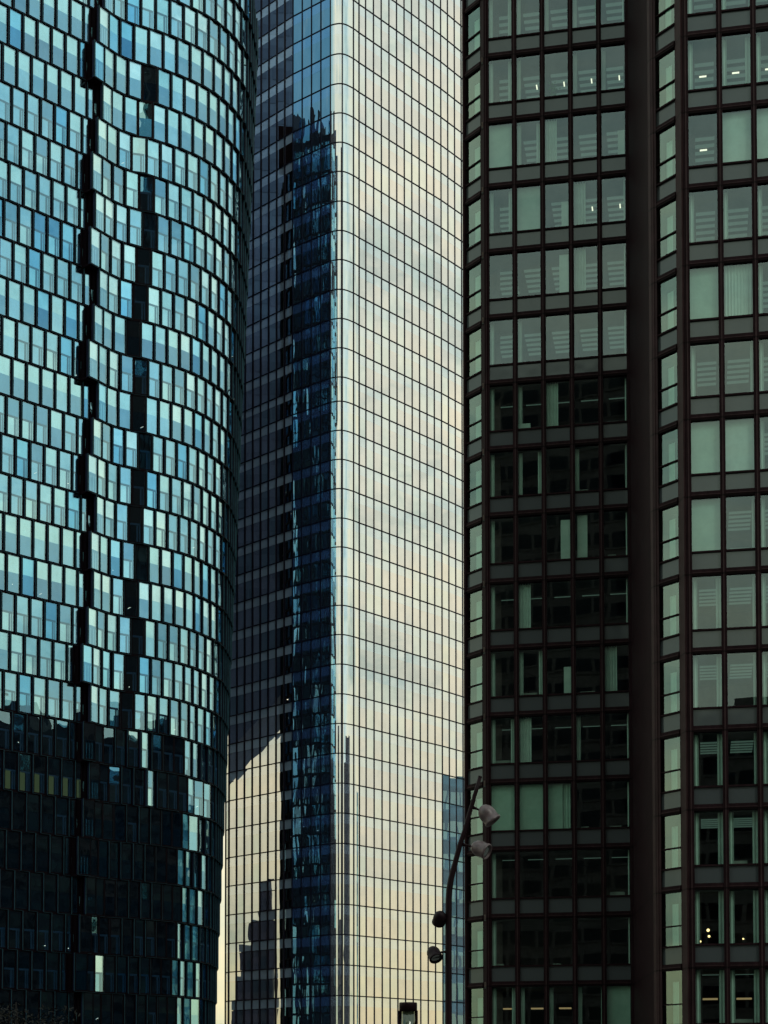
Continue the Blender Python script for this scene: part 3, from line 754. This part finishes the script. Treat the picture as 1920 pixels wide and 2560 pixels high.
# ------------------------------------------------------------------ street lamp with four spotlights
lamp = thing('street_lamp', 'dark cranked street lamp pole carrying four round spotlights in front of the towers', 'street lamp', (at_Y(1121, 2560, 40).x, 40, 0))
LO = (at_Y(1121, 2560, 40).x, 40, 0)
def L3(u, v, dy=0): return at_Y(u, v, 40+dy)
pl = MB()
pts = [Vector((L3(1121, 2560).x-.0, 40, 0)), L3(1121.5, 2560), L3(1121.5, 2400), L3(1122, 2300), L3(1122.5, 2250), L3(1124, 2225), L3(1129, 2195), L3(1136, 2168), L3(1151, 2112), L3(1163, 2076), L3(1176, 2030), L3(1190, 1982), L3(1201.5, 1943)]
rad = [.095, .082, .080, .078, .077, .076, .072, .068, .062, .058, .052, .049, .046]
pl.tube(pts, rad, 'pole_paint', 16); pl.lathe(pts[0], (0, 0, 1), [(0, .22), (.03, .22), (.05, .12), (.4, .11), (.42, .09)], 'pole_paint', 16)
pl.lathe(pts[-1]-Vector((0, 0, .0)), (pts[-1]-pts[-2]), [(0, .05), (.02, .05), (.03, .001)], 'pole_paint', 12)
pl.build('pole', lamp, True, org=LO)
def spot(cu, cv, ax, att, dark, size=1.0, dy=0):
    c = L3(cu, cv, dy); ax = Vector(ax).normalized(); s = size; m = MB(); mat = 'spot_housing_dark' if dark else 'spot_housing'
    prof = [(-.215*s, .001), (-.205*s, .05*s), (-.17*s, .105*s), (-.11*s, .15*s), (-.04*s, .172*s), (.02*s, .174*s), (.14*s, .165*s), (.15*s, .180*s), (.185*s, .180*s), (.20*s, .168*s), (.20*s, .150*s), (.15*s, .148*s)]
    m.lathe(c, ax, prof, mat, 28)
    o = m.build('spotlight', lamp, True, org=LO)
    l = MB(); l.lathe(c+ax*.155*s, ax, [(0, .148*s), (.012*s, .12*s), (.02*s, .06*s), (.022*s, .001)], 'spot_lens', 24); l.build('lens', o, True, org=LO)
    a = L3(*att); b = c + (a-c).normalized()*.14*s
    br = MB(); br.tube([a, a.lerp(b, .5)+Vector((0, 0, .012)), b], [.045, .024, .030], 'pole_paint', 8); br.build('bracket', o, True, org=LO)
spot(1220, 2036, (.62, -.10, -.80), (1184, 2019), False, 1.2, -.05)
spot(1201, 2122, (.80, -.42, -.42), (1157, 2112), False, 1.12, -.05)
spot(1100, 2295, (-.15, .80, -.60), (1121, 2285), True, .92)
spot(1085, 2384, (.30, -.55, -.72), (1118, 2380), True, .95)

# ------------------------------------------------------------------ lantern column
lx = at_Y(1020.5, 2560, 30); LC = (lx.x, 30, 0)
lant = thing('lamp_column', 'short lantern column with a black cap and frosted glass drum at the bottom edge', 'lamp', LC)
zt = at_Y(1020, 2506, 30).z; R = .163
c_ = MB(); c_.lathe((lx.x, 30, 0), (0, 0, 1), [(0, .17), (.04, .17), (.06, .12), (zt-1.0, .12), (zt-.96, R), (zt-.90, R)], 'pole_paint', 24); c_.build('post', lant, True, org=LC)
c_ = MB(); c_.lathe((lx.x, 30, zt-.155), (0, 0, 1), [(0, R), (.135, R), (.152, R*.96), (.155, R*.4), (.155, .001)], 'pole_paint', 28); c_.build('cap', lant, True, org=LC)
c_ = MB(); c_.lathe((lx.x, 30, zt-.90), (0, 0, 1), [(0, R*.88), (.745, R*.88)], 'lantern_glass', 28); dr = c_.build('lamp_glass', lant, True, org=LC)
c_ = MB(); c_.lathe((lx.x, 30, zt-.90), (0, 0, 1), [(0, R*.6), (.745, R*.6)], 'lantern_core', 20); c_.build('diffuser', lant, True, org=LC)
for a in (0.05, math.pi/2, math.pi-.05, -math.pi/2):
    c_ = MB(); px_, py_ = lx.x+math.cos(a)*(R-.018), 30+math.sin(a)*(R-.018)
    if abs(math.sin(a)) > .5: continue
    c_.prism([Vector((px_-.03, py_-.025)), Vector((px_+.03, py_-.025)), Vector((px_+.03, py_+.025)), Vector((px_-.03, py_+.025))], zt-.90, zt-.15, 'pole_paint'); c_.build('bar', lant, org=LC)

# ------------------------------------------------------------------ street tree low on the left
TX, TY = at_Y(40, 2560, 46).x, 46.0
tree = thing('tree', 'small leafy tree with near-black leaves at the bottom left corner', 'tree', (TX, TY, 0))
tb = MB(); rt_ = random.Random(9); TO = (TX, TY, 0)
tb.tube([(TX, TY, 0), (TX+.05, TY, 1.0), (TX-.03, TY+.05, 2.0), (TX+.05, TY, 3.0), (TX, TY, 4.2)], [.13, .10, .085, .06, .02], 'bark', 10)
tips = []
for k in range(16):
    a = k*2.4; zb = 1.5+k*.11; ln = rt_.uniform(.8, 1.5)
    p0 = Vector((TX, TY, zb)); p1 = p0+Vector((math.cos(a)*ln*.6, math.sin(a)*ln*.6, .35*ln)); p2 = p1+Vector((math.cos(a+.3)*ln*.6, math.sin(a+.3)*ln*.6, .45*ln))
    tb.tube([p0, p1, p2], [.04, .025, .008], 'bark', 6); tips += [p1, p2, (p1+p2)/2]
tb.build('trunk', tree, True, org=TO)
tl = MB()
for t_ in tips:
    for q in range(110):
        p = t_+Vector((rt_.gauss(0, .28), rt_.gauss(0, .28), rt_.gauss(0, .24)))
        if p.z > 4.1: continue
        s_ = rt_.uniform(.035, .075); d1 = Vector((rt_.gauss(0, 1), rt_.gauss(0, 1), rt_.gauss(0, .6))).normalized(); d2 = d1.cross(Vector((rt_.gauss(0, 1), rt_.gauss(0, 1), 1))).normalized()
        tl.face([p-d1*s_, p+d2*s_*.4, p+d1*s_, p-d2*s_*.4], 'leaf' if rt_.random() < .995 else 'leaf_light')
tl.build('crown', tree, org=TO)
